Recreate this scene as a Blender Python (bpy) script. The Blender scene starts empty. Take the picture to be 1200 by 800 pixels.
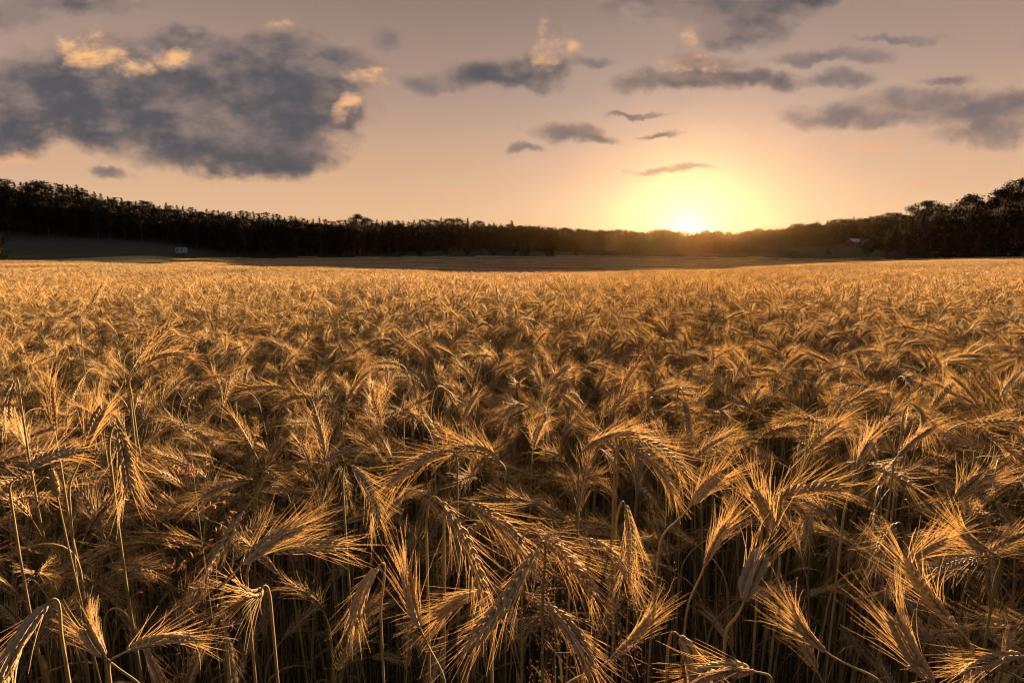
import bpy, math, random
import numpy as np
from mathutils import Vector, Matrix, Euler

random.seed(11)
rng = np.random.default_rng(11)
SC = bpy.context.scene
COL = SC.collection
R = math.radians

# ------------------------------------------------------------------ camera
CAM_H = 1.70
F_PX = 667.0                     # focal length in pixels of a 1200 px wide picture
PITCH = R(8.7)
cam_d = bpy.data.cameras.new('camera')
cam_d.sensor_width = 36.0
cam_d.lens = 36.0 * F_PX / 1200.0
cam_d.clip_start = 0.02
cam_d.clip_end = 20000.0
cam = bpy.data.objects.new('camera', cam_d)
cam.location = (0, 0, CAM_H)
cam.rotation_euler = (R(90) - PITCH, 0, 0)
COL.objects.link(cam)
SC.camera = cam
SP, CP = math.sin(PITCH), math.cos(PITCH)

def uv(px, py):
    """direction of a photo pixel as level tangents (x/y, z/y)"""
    a, b = px - 600.0, 400.0 - py
    y = F_PX * CP + b * SP
    return a / y, (-F_PX * SP + b * CP) / y

def at(px, py, d):
    """point seen at a pixel, d metres along the optical axis"""
    a, b = (px - 600.0) * d / F_PX, (400.0 - py) * d / F_PX
    return np.array([a, d * CP + b * SP, CAM_H - d * SP + b * CP])

def project(p):
    x, y, z = p[0], p[1], p[2] - CAM_H
    d = y * CP - z * SP
    b = y * SP + z * CP
    return 600 + F_PX * x / d, 400 - F_PX * b / d, d

# ------------------------------------------------------------------ sun
SUN_AZ = math.atan(uv(806, 276)[0])            # to the right of +Y
SUN_EL = R(4.1)
sun_d = bpy.data.lights.new('sun', 'SUN')
sun_d.energy = 5.0
sun_d.angle = R(0.9)
sun_d.color = (1.0, 0.64, 0.325)
sun = bpy.data.objects.new('sun', sun_d)
sdir = Vector((math.sin(SUN_AZ) * math.cos(SUN_EL), math.cos(SUN_AZ) * math.cos(SUN_EL), math.sin(SUN_EL)))
sun.rotation_euler = sdir.to_track_quat('Z', 'Y').to_euler()
sun.location = (60, 200, 60)
COL.objects.link(sun)

# ------------------------------------------------------------------ world
W = bpy.data.worlds.new('World')
SC.world = W
W.use_nodes = True
NT = W.node_tree
NT.nodes.clear()

class X:
    """a socket with arithmetic"""
    def __init__(s, sock): s.k = sock
    def __add__(s, o): return nm('ADD', s, o)
    def __radd__(s, o): return nm('ADD', o, s)
    def __sub__(s, o): return nm('SUBTRACT', s, o)
    def __rsub__(s, o): return nm('SUBTRACT', o, s)
    def __mul__(s, o): return nm('MULTIPLY', s, o)
    __rmul__ = __mul__
    def __truediv__(s, o): return nm('DIVIDE', s, o)
    def __rtruediv__(s, o): return nm('DIVIDE', o, s)

_nt = [NT]
def put(sock, v):
    if isinstance(v, X): _nt[0].links.new(v.k, sock)
    elif v is not None:
        if hasattr(v, '__len__') and len(v) == 3 and sock.type == 'RGBA': v = (*v, 1)
        sock.default_value = v
def nm(op, a, b=None, c=None, clamp=False):
    n = _nt[0].nodes.new('ShaderNodeMath'); n.operation = op; n.use_clamp = clamp
    put(n.inputs[0], a); put(n.inputs[1], b)
    if c is not None: put(n.inputs[2], c)
    return X(n.outputs[0])
def vm(op, a, b=None, c=None, out=0):
    n = _nt[0].nodes.new('ShaderNodeVectorMath'); n.operation = op
    put(n.inputs[0], a)
    if b is not None: put(n.inputs[1], b)
    if c is not None: put(n.inputs[2], c)
    return X(n.outputs[out])
def step(x, lo, hi):
    n = _nt[0].nodes.new('ShaderNodeMapRange'); n.interpolation_type = 'SMOOTHSTEP'
    put(n.inputs[0], x); put(n.inputs[1], lo); put(n.inputs[2], hi); put(n.inputs[3], 0.0); put(n.inputs[4], 1.0)
    return X(n.outputs[0])
def mix(f, a, b, mode='MIX'):
    n = _nt[0].nodes.new('ShaderNodeMix'); n.data_type = 'RGBA'; n.blend_type = mode; n.clamp_factor = True
    put(n.inputs[0], f); put(n.inputs[6], a); put(n.inputs[7], b)
    return X(n.outputs[2])
def noise(vec, scale, detail=4, rough=0.5, color=False, dist=0.0):
    n = _nt[0].nodes.new('ShaderNodeTexNoise')
    if vec is not None: put(n.inputs['Vector'], vec)
    n.inputs['Scale'].default_value = scale; n.inputs['Detail'].default_value = detail
    n.inputs['Roughness'].default_value = rough; n.inputs['Distortion'].default_value = dist
    return X(n.outputs[1 if color else 0])
def ramp(x, stops):
    n = _nt[0].nodes.new('ShaderNodeValToRGB')
    e = n.color_ramp.elements
    while len(e) < len(stops): e.new(0.5)
    for q, (p, c) in zip(e, stops): q.position = p; q.color = (*c, 1)
    put(n.inputs[0], x)
    return X(n.outputs[0])

def build_world():
    tc = NT.nodes.new('ShaderNodeTexCoord')
    D = X(tc.outputs['Generated'])
    sep = NT.nodes.new('ShaderNodeSeparateXYZ'); put(sep.inputs[0], D)
    x, y, z = X(sep.outputs[0]), X(sep.outputs[1]), X(sep.outputs[2])
    sky = NT.nodes.new('ShaderNodeTexSky'); sky.sky_type = 'NISHITA'
    sky.sun_disc = False; sky.sun_elevation = SUN_EL; sky.sun_rotation = SUN_AZ
    sky.air_density = 1.0; sky.dust_density = 1.6; sky.ozone_density = 1.0
    yy = nm('MAXIMUM', y, 0.05)
    u, v = x / yy, z / yy
    el = z / nm('MAXIMUM', nm('SQRT', x * x + y * y), 0.02)
    # evening gradient over the height above the horizon
    front = ramp(el * 1.0, [(0.0, (.86, .50, .21)), (.07, (.83, .52, .30)), (.15, (.70, .44, .285)),
                            (.26, (.47, .32, .25)), (.42, (.29, .212, .182)), (1.0, (.22, .20, .22))])
    back = ramp(el * 1.0, [(0.0, (.42, .33, .35)), (.3, (.40, .33, .37)), (1.0, (.26, .25, .28))])  # unseen sky behind the camera, raised to mauve as added fill for the ears
    sunv = Vector((math.sin(SUN_AZ) * math.cos(R(1.55)), math.cos(SUN_AZ) * math.cos(R(1.55)), math.sin(R(1.55))))
    cs = vm('DOT_PRODUCT', D, tuple(sunv), out=1)
    ang = nm('ARCCOSINE', nm('MINIMUM', cs, 0.9999999)) * (180 / math.pi)
    base = mix(step(cs, -0.3, 0.75), back, front)
    g1 = nm('EXPONENT', ang * ang * (-1 / 15.0 ** 2)) * .27
    g2 = nm('EXPONENT', ang * ang * (-1 / 5.0 ** 2)) * .08
    g3 = nm('EXPONENT', ang * ang * (-1 / 1.9 ** 2)) * .8
    base = mix(1.0, base, mix(1.0, (.45, .52, .48), g1, 'MULTIPLY'), 'ADD')
    base = mix(1.0, base, mix(1.0, (.30, .46, .55), g2, 'MULTIPLY'), 'ADD')
    base = mix(1.0, base, mix(1.0, (.9, .84, .70), g3, 'MULTIPLY'), 'ADD')
    disc = step(ang, 0.7, 0.4) * 14.0
    base = mix(1.0, base, mix(1.0, (1, .80, .50), disc, 'MULTIPLY'), 'ADD')
    # clouds: groups of soft ellipses on the sky, broken up by noise
    comb = NT.nodes.new('ShaderNodeCombineXYZ'); put(comb.inputs[0], u); put(comb.inputs[1], v)
    P = X(comb.outputs[0])
    w1 = vm('MULTIPLY', vm('SUBTRACT', noise(P, 9.0, 3, .55, True), (.5, .5, .5)), (.085, .055, 0))
    w2 = vm('MULTIPLY', vm('SUBTRACT', noise(P, 34.0, 4, .6, True), (.5, .5, .5)), (.030, .024, 0))
    Q = vm('ADD', vm('ADD', P, w1), w2)
    def blobs(lst, k=.25, gro=1.25):
        acc = None
        for (cx, cy, rx, ry) in lst:
            c = uv(cx, cy); a = abs(uv(cx + rx, cy)[0] - c[0]) * gro; b = abs(uv(cx, cy - ry)[1] - c[1]) * gro
            q = vm('MULTIPLY_ADD', Q, (1 / a, 1 / b, 0), (-c[0] / a, -c[1] / b, 0))
            d = vm('DOT_PRODUCT', q, q, out=1)
            acc = d if acc is None else nm('SMOOTH_MIN', acc, d, k)
        return acc
    heavy = blobs([(50, 118, 125, 46), (170, 130, 130, 50), (280, 148, 128, 46), (340, 118, 72, 55), (300, 182, 90, 24),
                   (240, 160, 110, 34), (120, 74, 58, 32), (300, 78, 70, 36), (400, 84, 40, 24), (20, 150, 70, 30), (215, 45, 50, 18),
                   (405, 130, 22, 30),
                   (340, 70, 80, 30), (230, 95, 90, 30), (60, -4, 90, 22), (0, 16, 60, 20), (940, -6, 60, 12),
                   (590, 87, 62, 19), (640, 76, 26, 18), (836, 2, 105, 30), (862, 34, 58, 20),
                   (825, 93, 90, 13), (830, 74, 46, 12)])
    thin = blobs([(662, 154, 48, 13), (690, 162, 40, 7), (615, 173, 25, 5), (785, 199, 60, 5), (772, 158, 24, 4),
                  (1010, 132, 100, 17), (1080, 116, 90, 18), (1150, 130, 105, 20), (1165, 152, 80, 20), (985, 94, 48, 11),
                  (1195, 122, 40, 18), (970, 68, 75, 9), (1055, 48, 60, 7), (1110, 92, 40, 8), (690, 68, 34, 9), (455, 40, 22, 14), (500, 98, 28, 14), (745, 132, 40, 4),
                  (125, 204, 28, 8)], .25, 1.08)
    warm = blobs([(1025, 172, 38, 6), (15, 188, 34, 9), (372, 253, 20, 7), (655, 268, 18, 5), (537, 228, 18, 2.5),
                  (1175, 195, 20, 3), (1075, 212, 22, 3)])
    PS = vm('MULTIPLY', P, (1.0, 1.75, 1.0))
    n1 = noise(PS, 12.0, 9, .60)
    off = vm('ADD', PS, (.018, .040, 0))
    n2 = noise(off, 12.0, 9, .60)
    soft = noise(PS, 5.0, 3, .5)
    aH = step((1.0 - heavy) * .60 + (n1 - .5) * 1.25, -.16, .50)
    aT = step((1.0 - thin) * .60 + (n1 - .5) * 1.3, -.10, .70) * .84
    aW = step((1.0 - warm) * .60 + (n1 - .5) * 1.2, .0, .6) * .55
    relief = step((n1 - n2) * 1.9 + (soft - .5) * 2.0 + v * 2.2 - .54, -.25, .70)
    grey = mix(relief, (.100, .098, .112), (.44, .31, .25))
    thick = step(1.0 - heavy, .1, .9)
    grey = mix(thick * .40, grey, (.120, .112, .124))
    gold = blobs([(112, 56, 42, 20), (78, 50, 22, 11), (150, 76, 26, 12), (200, 68, 26, 12), (327, 35, 20, 9), (404, 132, 13, 18),
                  (432, 90, 26, 14), (412, 112, 14, 10), (642, 52, 14, 26), (668, 52, 16, 9), (826, 72, 64, 12), (798, 54, 11, 18)], .15, 1.3)
    aG = step((1.0 - gold) * .66 + (n1 - .5) * 1.5 + (n1 - n2) * .6, -.05, .95)
    aHG = nm('MAXIMUM', aH, aG * .75)
    col = mix(aG, grey, mix(step(n1 - n2 + (n1 - .5) * .8, -.10, .22), (.58, .36, .25), (1.0, .55, .25)))
    out = mix(aW, base, (.92, .47, .24))
    out = mix(aT, out, mix(relief, (.122, .120, .138), (.31, .235, .21)))
    out = mix(aHG, out, col)
    # the clear-sky model is blended into the light from overhead
    nish = mix(1.0, X(sky.outputs[0]), (.12, .12, .12), 'MULTIPLY')
    up = step(el, .42, 1.4)
    out = mix(up * .5, out, nish)
    ground = step(el, -.02, -.06)
    out = mix(ground, out, (.05, .035, .02))
    bg = NT.nodes.new('ShaderNodeBackground')
    bg.inputs['Strength'].default_value = 0.1
    put(bg.inputs['Color'], vm('SCALE', out, None))
    sc = bg.inputs['Color'].links[0].from_node; sc.inputs['Scale'].default_value = 1.10
    o = NT.nodes.new('ShaderNodeOutputWorld')
    NT.links.new(bg.outputs[0], o.inputs[0])
build_world()
W.cycles.sampling_method = 'MANUAL'
W.cycles.sample_map_resolution = 512

# ------------------------------------------------------------------ exposure and render settings
SC.view_settings.view_transform = 'Standard'
SC.view_settings.look = 'None'
SC.view_settings.exposure = 3.1
SC.view_settings.gamma = 1.0
SC.render.engine = 'CYCLES'
cy = SC.cycles
cy.max_bounces = 6; cy.diffuse_bounces = 3; cy.glossy_bounces = 2; cy.transmission_bounces = 3; cy.transparent_max_bounces = 4
cy.caustics_reflective = False; cy.caustics_refractive = False
cy.use_denoising = True
cy.filter_width = 1.2

# ------------------------------------------------------------------ helpers
def mat(name, build):
    m = bpy.data.materials.new(name); m.use_nodes = True
    nt = m.node_tree; nt.nodes.clear()
    _nt[0] = nt
    o = nt.nodes.new('ShaderNodeOutputMaterial')
    nt.links.new(build(nt).outputs[0], o.inputs[0])
    return m

def principled(nt, color, rough=.6, spec=.3):
    p = nt.nodes.new('ShaderNodeBsdfPrincipled')
    put(p.inputs['Base Color'], color); put(p.inputs['Roughness'], rough); p.inputs['Specular IOR Level'].default_value = spec
    return p

def plant_mat(name, c0, c1, trans=.3, rough=.55, spec=.3, tcol=None, scale=60.0, alt=None):
    """straw or leaf: colour varies per plant, per kernel and along the surface; partly translucent"""
    def b(nt):
        a = nt.nodes.new('ShaderNodeAttribute'); a.attribute_name = 'tint'
        oi = nt.nodes.new('ShaderNodeObjectInfo')
        tc = nt.nodes.new('ShaderNodeTexCoord')
        n = noise(X(tc.outputs['Object']), scale, 3)
        f = nm('ADD', X(a.outputs['Fac']) * .55, X(oi.outputs['Random']) * .35 + n * .35, clamp=True)
        c = mix(f, c0, c1)
        if alt: c = mix(step(nm('FRACT', X(oi.outputs['Random']) * 7.31), .55, 1.0) * .65, c, alt)
        p = principled(nt, c, rough, spec)
        t = nt.nodes.new('ShaderNodeBsdfTranslucent'); put(t.inputs[0], mix(.5, c, tcol or c1))
        m = nt.nodes.new('ShaderNodeMixShader'); m.inputs[0].default_value = trans
        nt.links.new(p.outputs[0], m.inputs[1]); nt.links.new(t.outputs[0], m.inputs[2])
        return m
    return mat(name, b)

M = {}
M['kernel'] = plant_mat('ear_kernels', (.15, .105, .05), (.40, .30, .17), .14, .75, .06, scale=220, alt=(.25, .225, .185))
M['awn'] = plant_mat('straw_awns', (.58, .45, .23), (.80, .64, .38), .58, .6, .06, (.86, .66, .37), alt=(.70, .58, .38))
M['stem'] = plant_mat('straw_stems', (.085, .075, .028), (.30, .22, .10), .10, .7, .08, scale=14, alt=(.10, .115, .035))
M['leaf'] = plant_mat('dry_leaves', (.10, .09, .03), (.32, .21, .09), .4, .7, .06, scale=18)
M['green'] = plant_mat('green_leaves', (.045, .075, .018), (.09, .12, .03), .4, .5, .3)
M['plume'] = plant_mat('reddish_panicles', (.24, .135, .07), (.38, .235, .135), .4, .7, .05)
M['timothy'] = plant_mat('timothy_heads', (.16, .13, .05), (.34, .26, .12), .2, .7, .1)
M['bark'] = mat('bark', lambda nt: principled(nt, mix(noise(None, 3, 5), (.03, .022, .016), (.075, .055, .04)), .9, .1))
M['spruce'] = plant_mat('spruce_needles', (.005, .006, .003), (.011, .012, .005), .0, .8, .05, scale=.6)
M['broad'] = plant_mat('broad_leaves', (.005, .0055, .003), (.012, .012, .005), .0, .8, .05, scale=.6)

def color_mat(name, c0, c1, scale, rough=.9, detail=6):
    def b(nt):
        g = nt.nodes.new('ShaderNodeNewGeometry')
        n = noise(X(g.outputs['Position']), scale, detail, .6)
        return principled(nt, mix(step(n, .3, .7), c0, c1), rough, .1)
    return mat(name, b)
M['soil'] = color_mat('soil', (.018, .013, .008), (.045, .032, .018), 14)
M['meadow'] = color_mat('meadow_grass', (.011, .018, .005), (.022, .032, .010), .35)
M['hay'] = color_mat('mown_hay', (.012, .018, .010), (.022, .029, .017), .25)
M['floor'] = color_mat('forest_floor', (.02, .018, .01), (.04, .035, .02), .3)
M['track'] = color_mat('sandy_track', (.12, .10, .08), (.17, .145, .115), .6)

def frame(T):
    T = T / np.linalg.norm(T, axis=-1, keepdims=True)
    h = np.where(np.abs(T[..., 2:3]) < .9, np.array([0, 0, 1.0]), np.array([1.0, 0, 0]))
    A = np.cross(T, h); A /= np.linalg.norm(A, axis=-1, keepdims=True)
    return T, A, np.cross(T, A)

class Geo:
    def __init__(s): s.V = []; s.F = []; s.MI = []; s.T = []; s.n = 0
    def add(s, V, F, mi=0, tint=.5):
        V = np.asarray(V, float).reshape(-1, 3); F = np.asarray(F, int)
        s.V.append(V); s.F.append(F + s.n); s.MI.append(np.full(len(F), mi)); 
        s.T.append(np.broadcast_to(np.asarray(tint, float), (len(V),)).copy()); s.n += len(V)
    def merge(s, o, Mx=None, mi=None):
        off = s.n
        for V, F, MI, T in zip(o.V, o.F, o.MI, o.T):
            k = s.n - off
            V2 = V if Mx is None else V @ Mx[:3, :3].T + Mx[:3, 3]
            s.V.append(V2); s.F.append(F + off); s.MI.append(MI if mi is None else np.full(len(MI), mi)); s.T.append(T); s.n += len(V)
    def mesh(s, name, mats, smooth=True):
        me = bpy.data.meshes.new(name)
        if not s.V: return me
        V = np.concatenate(s.V)
        me.vertices.add(len(V)); me.vertices.foreach_set('co', V.astype(np.float32).ravel())
        loops = np.concatenate([f.ravel() for f in s.F])
        tot = np.concatenate([np.full(len(f), f.shape[1]) for f in s.F])
        st = np.concatenate([[0], np.cumsum(tot)[:-1]])
        me.loops.add(len(loops)); me.loops.foreach_set('vertex_index', loops.astype(np.int32))
        me.polygons.add(len(tot)); me.polygons.foreach_set('loop_start', st.astype(np.int32))
        me.polygons.foreach_set('loop_total', tot.astype(np.int32))
        me.polygons.foreach_set('material_index', np.concatenate(s.MI).astype(np.int32))
        me.polygons.foreach_set('use_smooth', np.full(len(tot), smooth))
        a = me.attributes.new('tint', 'FLOAT', 'POINT'); a.data.foreach_set('value', np.concatenate(s.T).astype(np.float32))
        for m in mats: me.materials.append(m)
        me.update(calc_edges=True)
        return me

def tube(g, P, rad, sides=5, mi=0, tint=.5, cap=False):
    P = np.asarray(P, float); n = len(P)
    T = np.gradient(P, axis=0); T /= np.maximum(np.linalg.norm(T, axis=1, keepdims=True), 1e-9)
    A = np.zeros_like(P); a = frame(T[0])[1]
    for i in range(n):
        a = a - T[i] * a.dot(T[i]); a = a / max(np.linalg.norm(a), 1e-9); A[i] = a
    B = np.cross(T, A)
    th = np.arange(sides) * 2 * math.pi / sides
    rad = np.broadcast_to(np.asarray(rad, float), (n,))
    V = P[:, None] + rad[:, None, None] * (np.cos(th)[None, :, None] * A[:, None] + np.sin(th)[None, :, None] * B[:, None])
    i, j = np.meshgrid(np.arange(n - 1), np.arange(sides), indexing='ij')
    k = (j + 1) % sides
    F = np.stack([i * sides + j, i * sides + k, (i + 1) * sides + k, (i + 1) * sides + j], -1).reshape(-1, 4)
    t = np.repeat(np.broadcast_to(np.asarray(tint, float), (n,)), sides)
    g.add(V, F, mi, t)

def whiskers(g, B, D, C, L, r0, segs=3, mi=0, tint=None, sides=3):
    """many tapering bristles at once: base B, direction D, bend C, length L"""
    m = len(B); s = np.linspace(0, 1, segs + 1)
    P = B[:, None] + L[:, None, None] * (s[None, :, None] * D[:, None] + (s ** 2)[None, :, None] * C[:, None])
    T, A, N = frame(D)
    th = np.arange(sides) * 2 * math.pi / sides + .4
    rr = (r0 * (1 - .72 * s))[None, :, None, None]
    V = P[:, :, None] + rr * (np.cos(th)[None, None, :, None] * A[:, None, None] + np.sin(th)[None, None, :, None] * N[:, None, None])
    q, i, j = np.meshgrid(np.arange(m), np.arange(segs), np.arange(sides), indexing='ij')
    k = (j + 1) % sides; b = q * (segs + 1) * sides
    F = np.stack([b + i * sides + j, b + i * sides + k, b + (i + 1) * sides + k, b + (i + 1) * sides + j], -1).reshape(-1, 4)
    t = np.repeat(rng.random(m) if tint is None else np.full(m, tint), (segs + 1) * sides)
    g.add(V, F, mi, t)

def grains(g, Cn, D, Nn, L, w, sides=5, mi=0, tint=None, prof=((-.5, .12), (-.28, .82), (.0, 1.0), (.28, .66), (.5, .06))):
    """many spindle kernels at once"""
    m = len(Cn)
    D = D / np.linalg.norm(D, axis=1, keepdims=True)
    A = Nn - D * (Nn * D).sum(1, keepdims=True); A /= np.linalg.norm(A, axis=1, keepdims=True)
    B = np.cross(D, A)
    th = np.arange(sides) * 2 * math.pi / sides
    s = np.array([p[0] for p in prof]); r = np.array([p[1] for p in prof]); n = len(s)
    V = (Cn[:, None, None] + (L[:, None, None] * s[None, :, None])[..., None] * D[:, None, None]
         + (w[:, None, None] * r[None, :, None])[..., None] * (np.cos(th)[None, None, :, None] * A[:, None, None] * .85 + np.sin(th)[None, None, :, None] * B[:, None, None]))
    q, i, j = np.meshgrid(np.arange(m), np.arange(n - 1), np.arange(sides), indexing='ij')
    k = (j + 1) % sides; b = q * n * sides
    F = np.stack([b + i * sides + j, b + i * sides + k, b + (i + 1) * sides + k, b + (i + 1) * sides + j], -1).reshape(-1, 4)
    tb = rng.random(m) * .7 if tint is None else np.full(m, tint)
    t = np.clip(tb[:, None] + np.array([-.1, 0, .1, .25, .45])[:n][None, :], 0, 1)
    g.add(V, F, mi, np.repeat(t.ravel(), sides))

def resample(P, n):
    P = np.asarray(P, float)
    s = np.concatenate([[0], np.cumsum(np.linalg.norm(np.diff(P, axis=0), axis=1))])
    t = np.linspace(0, s[-1], n)
    return np.stack([np.interp(t, s, P[:, k]) for k in range(3)], 1), s[-1]

def make_ear(path, gk, ga, roll=0.0, lod=0, fat=1.0, awn=1.0, spread=1.0, n_awn=1.0):
    """an ear of rye along a path: two ranks of overlapping kernels, each ending in a long bristle"""
    P, L = resample(path, 40)
    nodes = {0: 21, 1: 11, 2: 6}[lod]
    f = np.linspace(.02, .97, nodes)
    idx = f * 39; i0 = np.clip(idx.astype(int), 0, 38); w = (idx - i0)[:, None]
    C = P[i0] * (1 - w) + P[i0 + 1] * w
    Tg = np.gradient(P, axis=0); T = Tg[i0]; T = T / np.linalg.norm(T, axis=1, keepdims=True)
    a = frame(T[0])[1]; A = np.zeros_like(T)
    for i in range(nodes):
        a = a - T[i] * a.dot(T[i]); a /= np.linalg.norm(a); A[i] = a
    B0 = np.cross(T, A)
    N = math.cos(roll) * A + math.sin(roll) * B0
    B = -math.sin(roll) * A + math.cos(roll) * B0
    size = np.clip(np.minimum(.62 + f * 2.2, 1.0) * np.minimum(1.0, .55 + (1 - f) * 2.4), .4, 1) * fat
    bb = []
    for i in range(nodes):
        s = 1 if i % 2 else -1
        for b in ((-1, 1) if lod == 0 else (-.45, .45)):
            bb.append((i, s, b))
    I = np.array([q[0] for q in bb]); S = np.array([q[1] for q in bb], float)[:, None]; Bq = np.array([q[2] for q in bb], float)[:, None]
    sz = size[I][:, None]
    m = len(I)
    jit = rng.normal(0, .07, (m, 3))
    D = T[I] * .90 + N[I] * S * .36 + B[I] * Bq * .14 + jit
    D /= np.linalg.norm(D, axis=1, keepdims=True)
    step_l = L / 21
    kl = (.0118 * sz[:, 0]) * rng.uniform(.9, 1.12, m) * (1 if lod == 0 else 1.5)
    kw = .0023 * sz[:, 0] * rng.uniform(.88, 1.1, m) * (1 if lod == 0 else 1.35)
    K = C[I] + N[I] * S * .0028 * sz + B[I] * Bq * .0019 * sz
    if lod < 2:
        grains(gk, K + D * kl[:, None] * .25, D, N[I], kl, kw, 5 if lod == 0 else 4)
    else:
        r = np.array([.35, .9, 1, .95, .8, .2]) * .0058 * fat
        tube(gk, resample(path, 6)[0], r, 5, 0, rng.uniform(.2, .7))
    tube(gk, P[::6], .0012, 3, 0, .2)
    # bristles
    keep = rng.random(m) < (.97, .97, .85)[lod] * n_awn
    k = np.nonzero(keep)[0]
    k = np.concatenate([k, k[rng.random(len(k)) < (.60, .70, 0)[lod]]])
    base = (K + D * kl[:, None] * .7)[k]
    ff = f[I[k]]
    sp = spread * rng.uniform(.55, 1.35, len(k))[:, None]
    Da = T[I[k]] * 1.0 + N[I[k]] * S[k] * .26 * sp + B[I[k]] * Bq[k] * .20 * sp + rng.normal(0, .085 * spread, (len(k), 3))
    Da /= np.linalg.norm(Da, axis=1, keepdims=True)
    La = awn * rng.uniform(.036, .060, len(k)) * (1.05 - .25 * ff)
    La = np.where(rng.random(len(k)) < .09, La * rng.uniform(.3, .7, len(k)), La)
    Cb = rng.normal(0, .115, (len(k), 3)) + N[I[k]] * S[k] * .06 + np.array([0, 0, -.03])
    whiskers(ga, base, Da, Cb, La, {0: .00024, 1: .00048, 2: .0012}[lod], {0: 3, 1: 2, 2: 1}[lod], 0)

def ribbon(g, P, width, up, mi=0, tint=.5):
    P = np.asarray(P, float); n = len(P)
    T = np.gradient(P, axis=0); T /= np.linalg.norm(T, axis=1, keepdims=True)
    S = np.cross(T, np.broadcast_to(up, P.shape)); S /= np.maximum(np.linalg.norm(S, axis=1, keepdims=True), 1e-6)
    Nn = np.cross(S, T)
    w = np.asarray(width)[:, None] * .5
    V = np.stack([P - S * w + Nn * w * .35, P, P + S * w + Nn * w * .35], 1)
    F = []
    for i in range(n - 1):
        for j in range(2): F.append((i * 3 + j, i * 3 + j + 1, (i + 1) * 3 + j + 1, (i + 1) * 3 + j))
    g.add(V, F, mi, tint)

def make_leaf(g, p0, az, length=.22, droop=1.0, width=.008, mi=0):
    n = 8; s = np.linspace(0, 1, n)
    a0 = random.uniform(.2, .6)
    ang = a0 + s * droop * random.uniform(1.4, 2.5)
    d = np.stack([np.sin(ang) * math.cos(az), np.sin(ang) * math.sin(az), np.cos(ang)], 1)
    tw = random.uniform(-.8, .8)
    P = np.asarray(p0) + np.cumsum(d, 0) * length / n
    P[:, 0] += np.sin(s * 3) * .01 * tw
    ribbon(g, P, width * np.clip(np.minimum(s * 6 + .5, 1) * (1 - s ** 2.5), .06, 1), (math.sin(az + tw), -math.cos(az + tw), .9), mi, random.random())

def plant_path(H, lean, nod, droop, az=0.0, ear_l=.105, wob=0.0):
    """spine of a stalk of rye: straight stem, bending neck, curved ear; returns stem and ear polylines"""
    ns, nn, ne = 12, 12, 14
    pts = [np.zeros(3)]
    def go(n, ln, a0, a1, ease=False):
        for i in range(n):
            t = (i + .5) / n
            if ease: t = t * t * (3 - 2 * t)
            a = a0 + (a1 - a0) * t
            d = np.array([math.sin(a), math.sin(i * .9 + H * 40) * wob, math.cos(a)])
            pts.append(pts[-1] + d / np.linalg.norm(d) * ln / n)
    neck = .055 + .05 * min(nod, 2.2)
    go(ns, H - neck, lean * .4, lean)
    go(nn, neck, lean, nod, True)
    go(ne, ear_l, nod, nod + droop)
    P = np.array(pts)
    c, s = math.cos(az), math.sin(az)
    P = P @ np.array([[c, s, 0], [-s, c, 0], [0, 0, 1]])
    k = ns + nn
    return P[:k + 1], P[k:]

def stem_radii(n): return np.concatenate([np.linspace(.0019, .0015, n - 6), np.linspace(.0014, .0010, 6)])

# ------------------------------------------------------------------ objects
def tag(o, label=None, cat=None, group=None, kind=None):
    if label: o['label'] = label
    if cat: o['category'] = cat
    if group: o['group'] = group
    if kind: o['kind'] = kind
    return o
def link(name, me, parent=None, loc=None):
    o = bpy.data.objects.new(name, me); COL.objects.link(o)
    if parent is not None: o.parent = parent
    if loc is not None: o.location = loc
    return o
def thing(name, loc, label, cat, group=None, rz=0.0):
    o = bpy.data.objects.new(name, None); COL.objects.link(o)
    o.empty_display_size = .2
    o.location = loc; o.rotation_euler = (0, 0, rz)
    return tag(o, label, cat, group)
def copy_tree(o, parent=None):
    c = o.copy(); COL.objects.link(c); c.parent = parent
    for ch in list(o.children): copy_tree(ch, c)
    return c

# ------------------------------------------------------------------ terrain
CAN = 1.22                        # height of the crop
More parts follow.
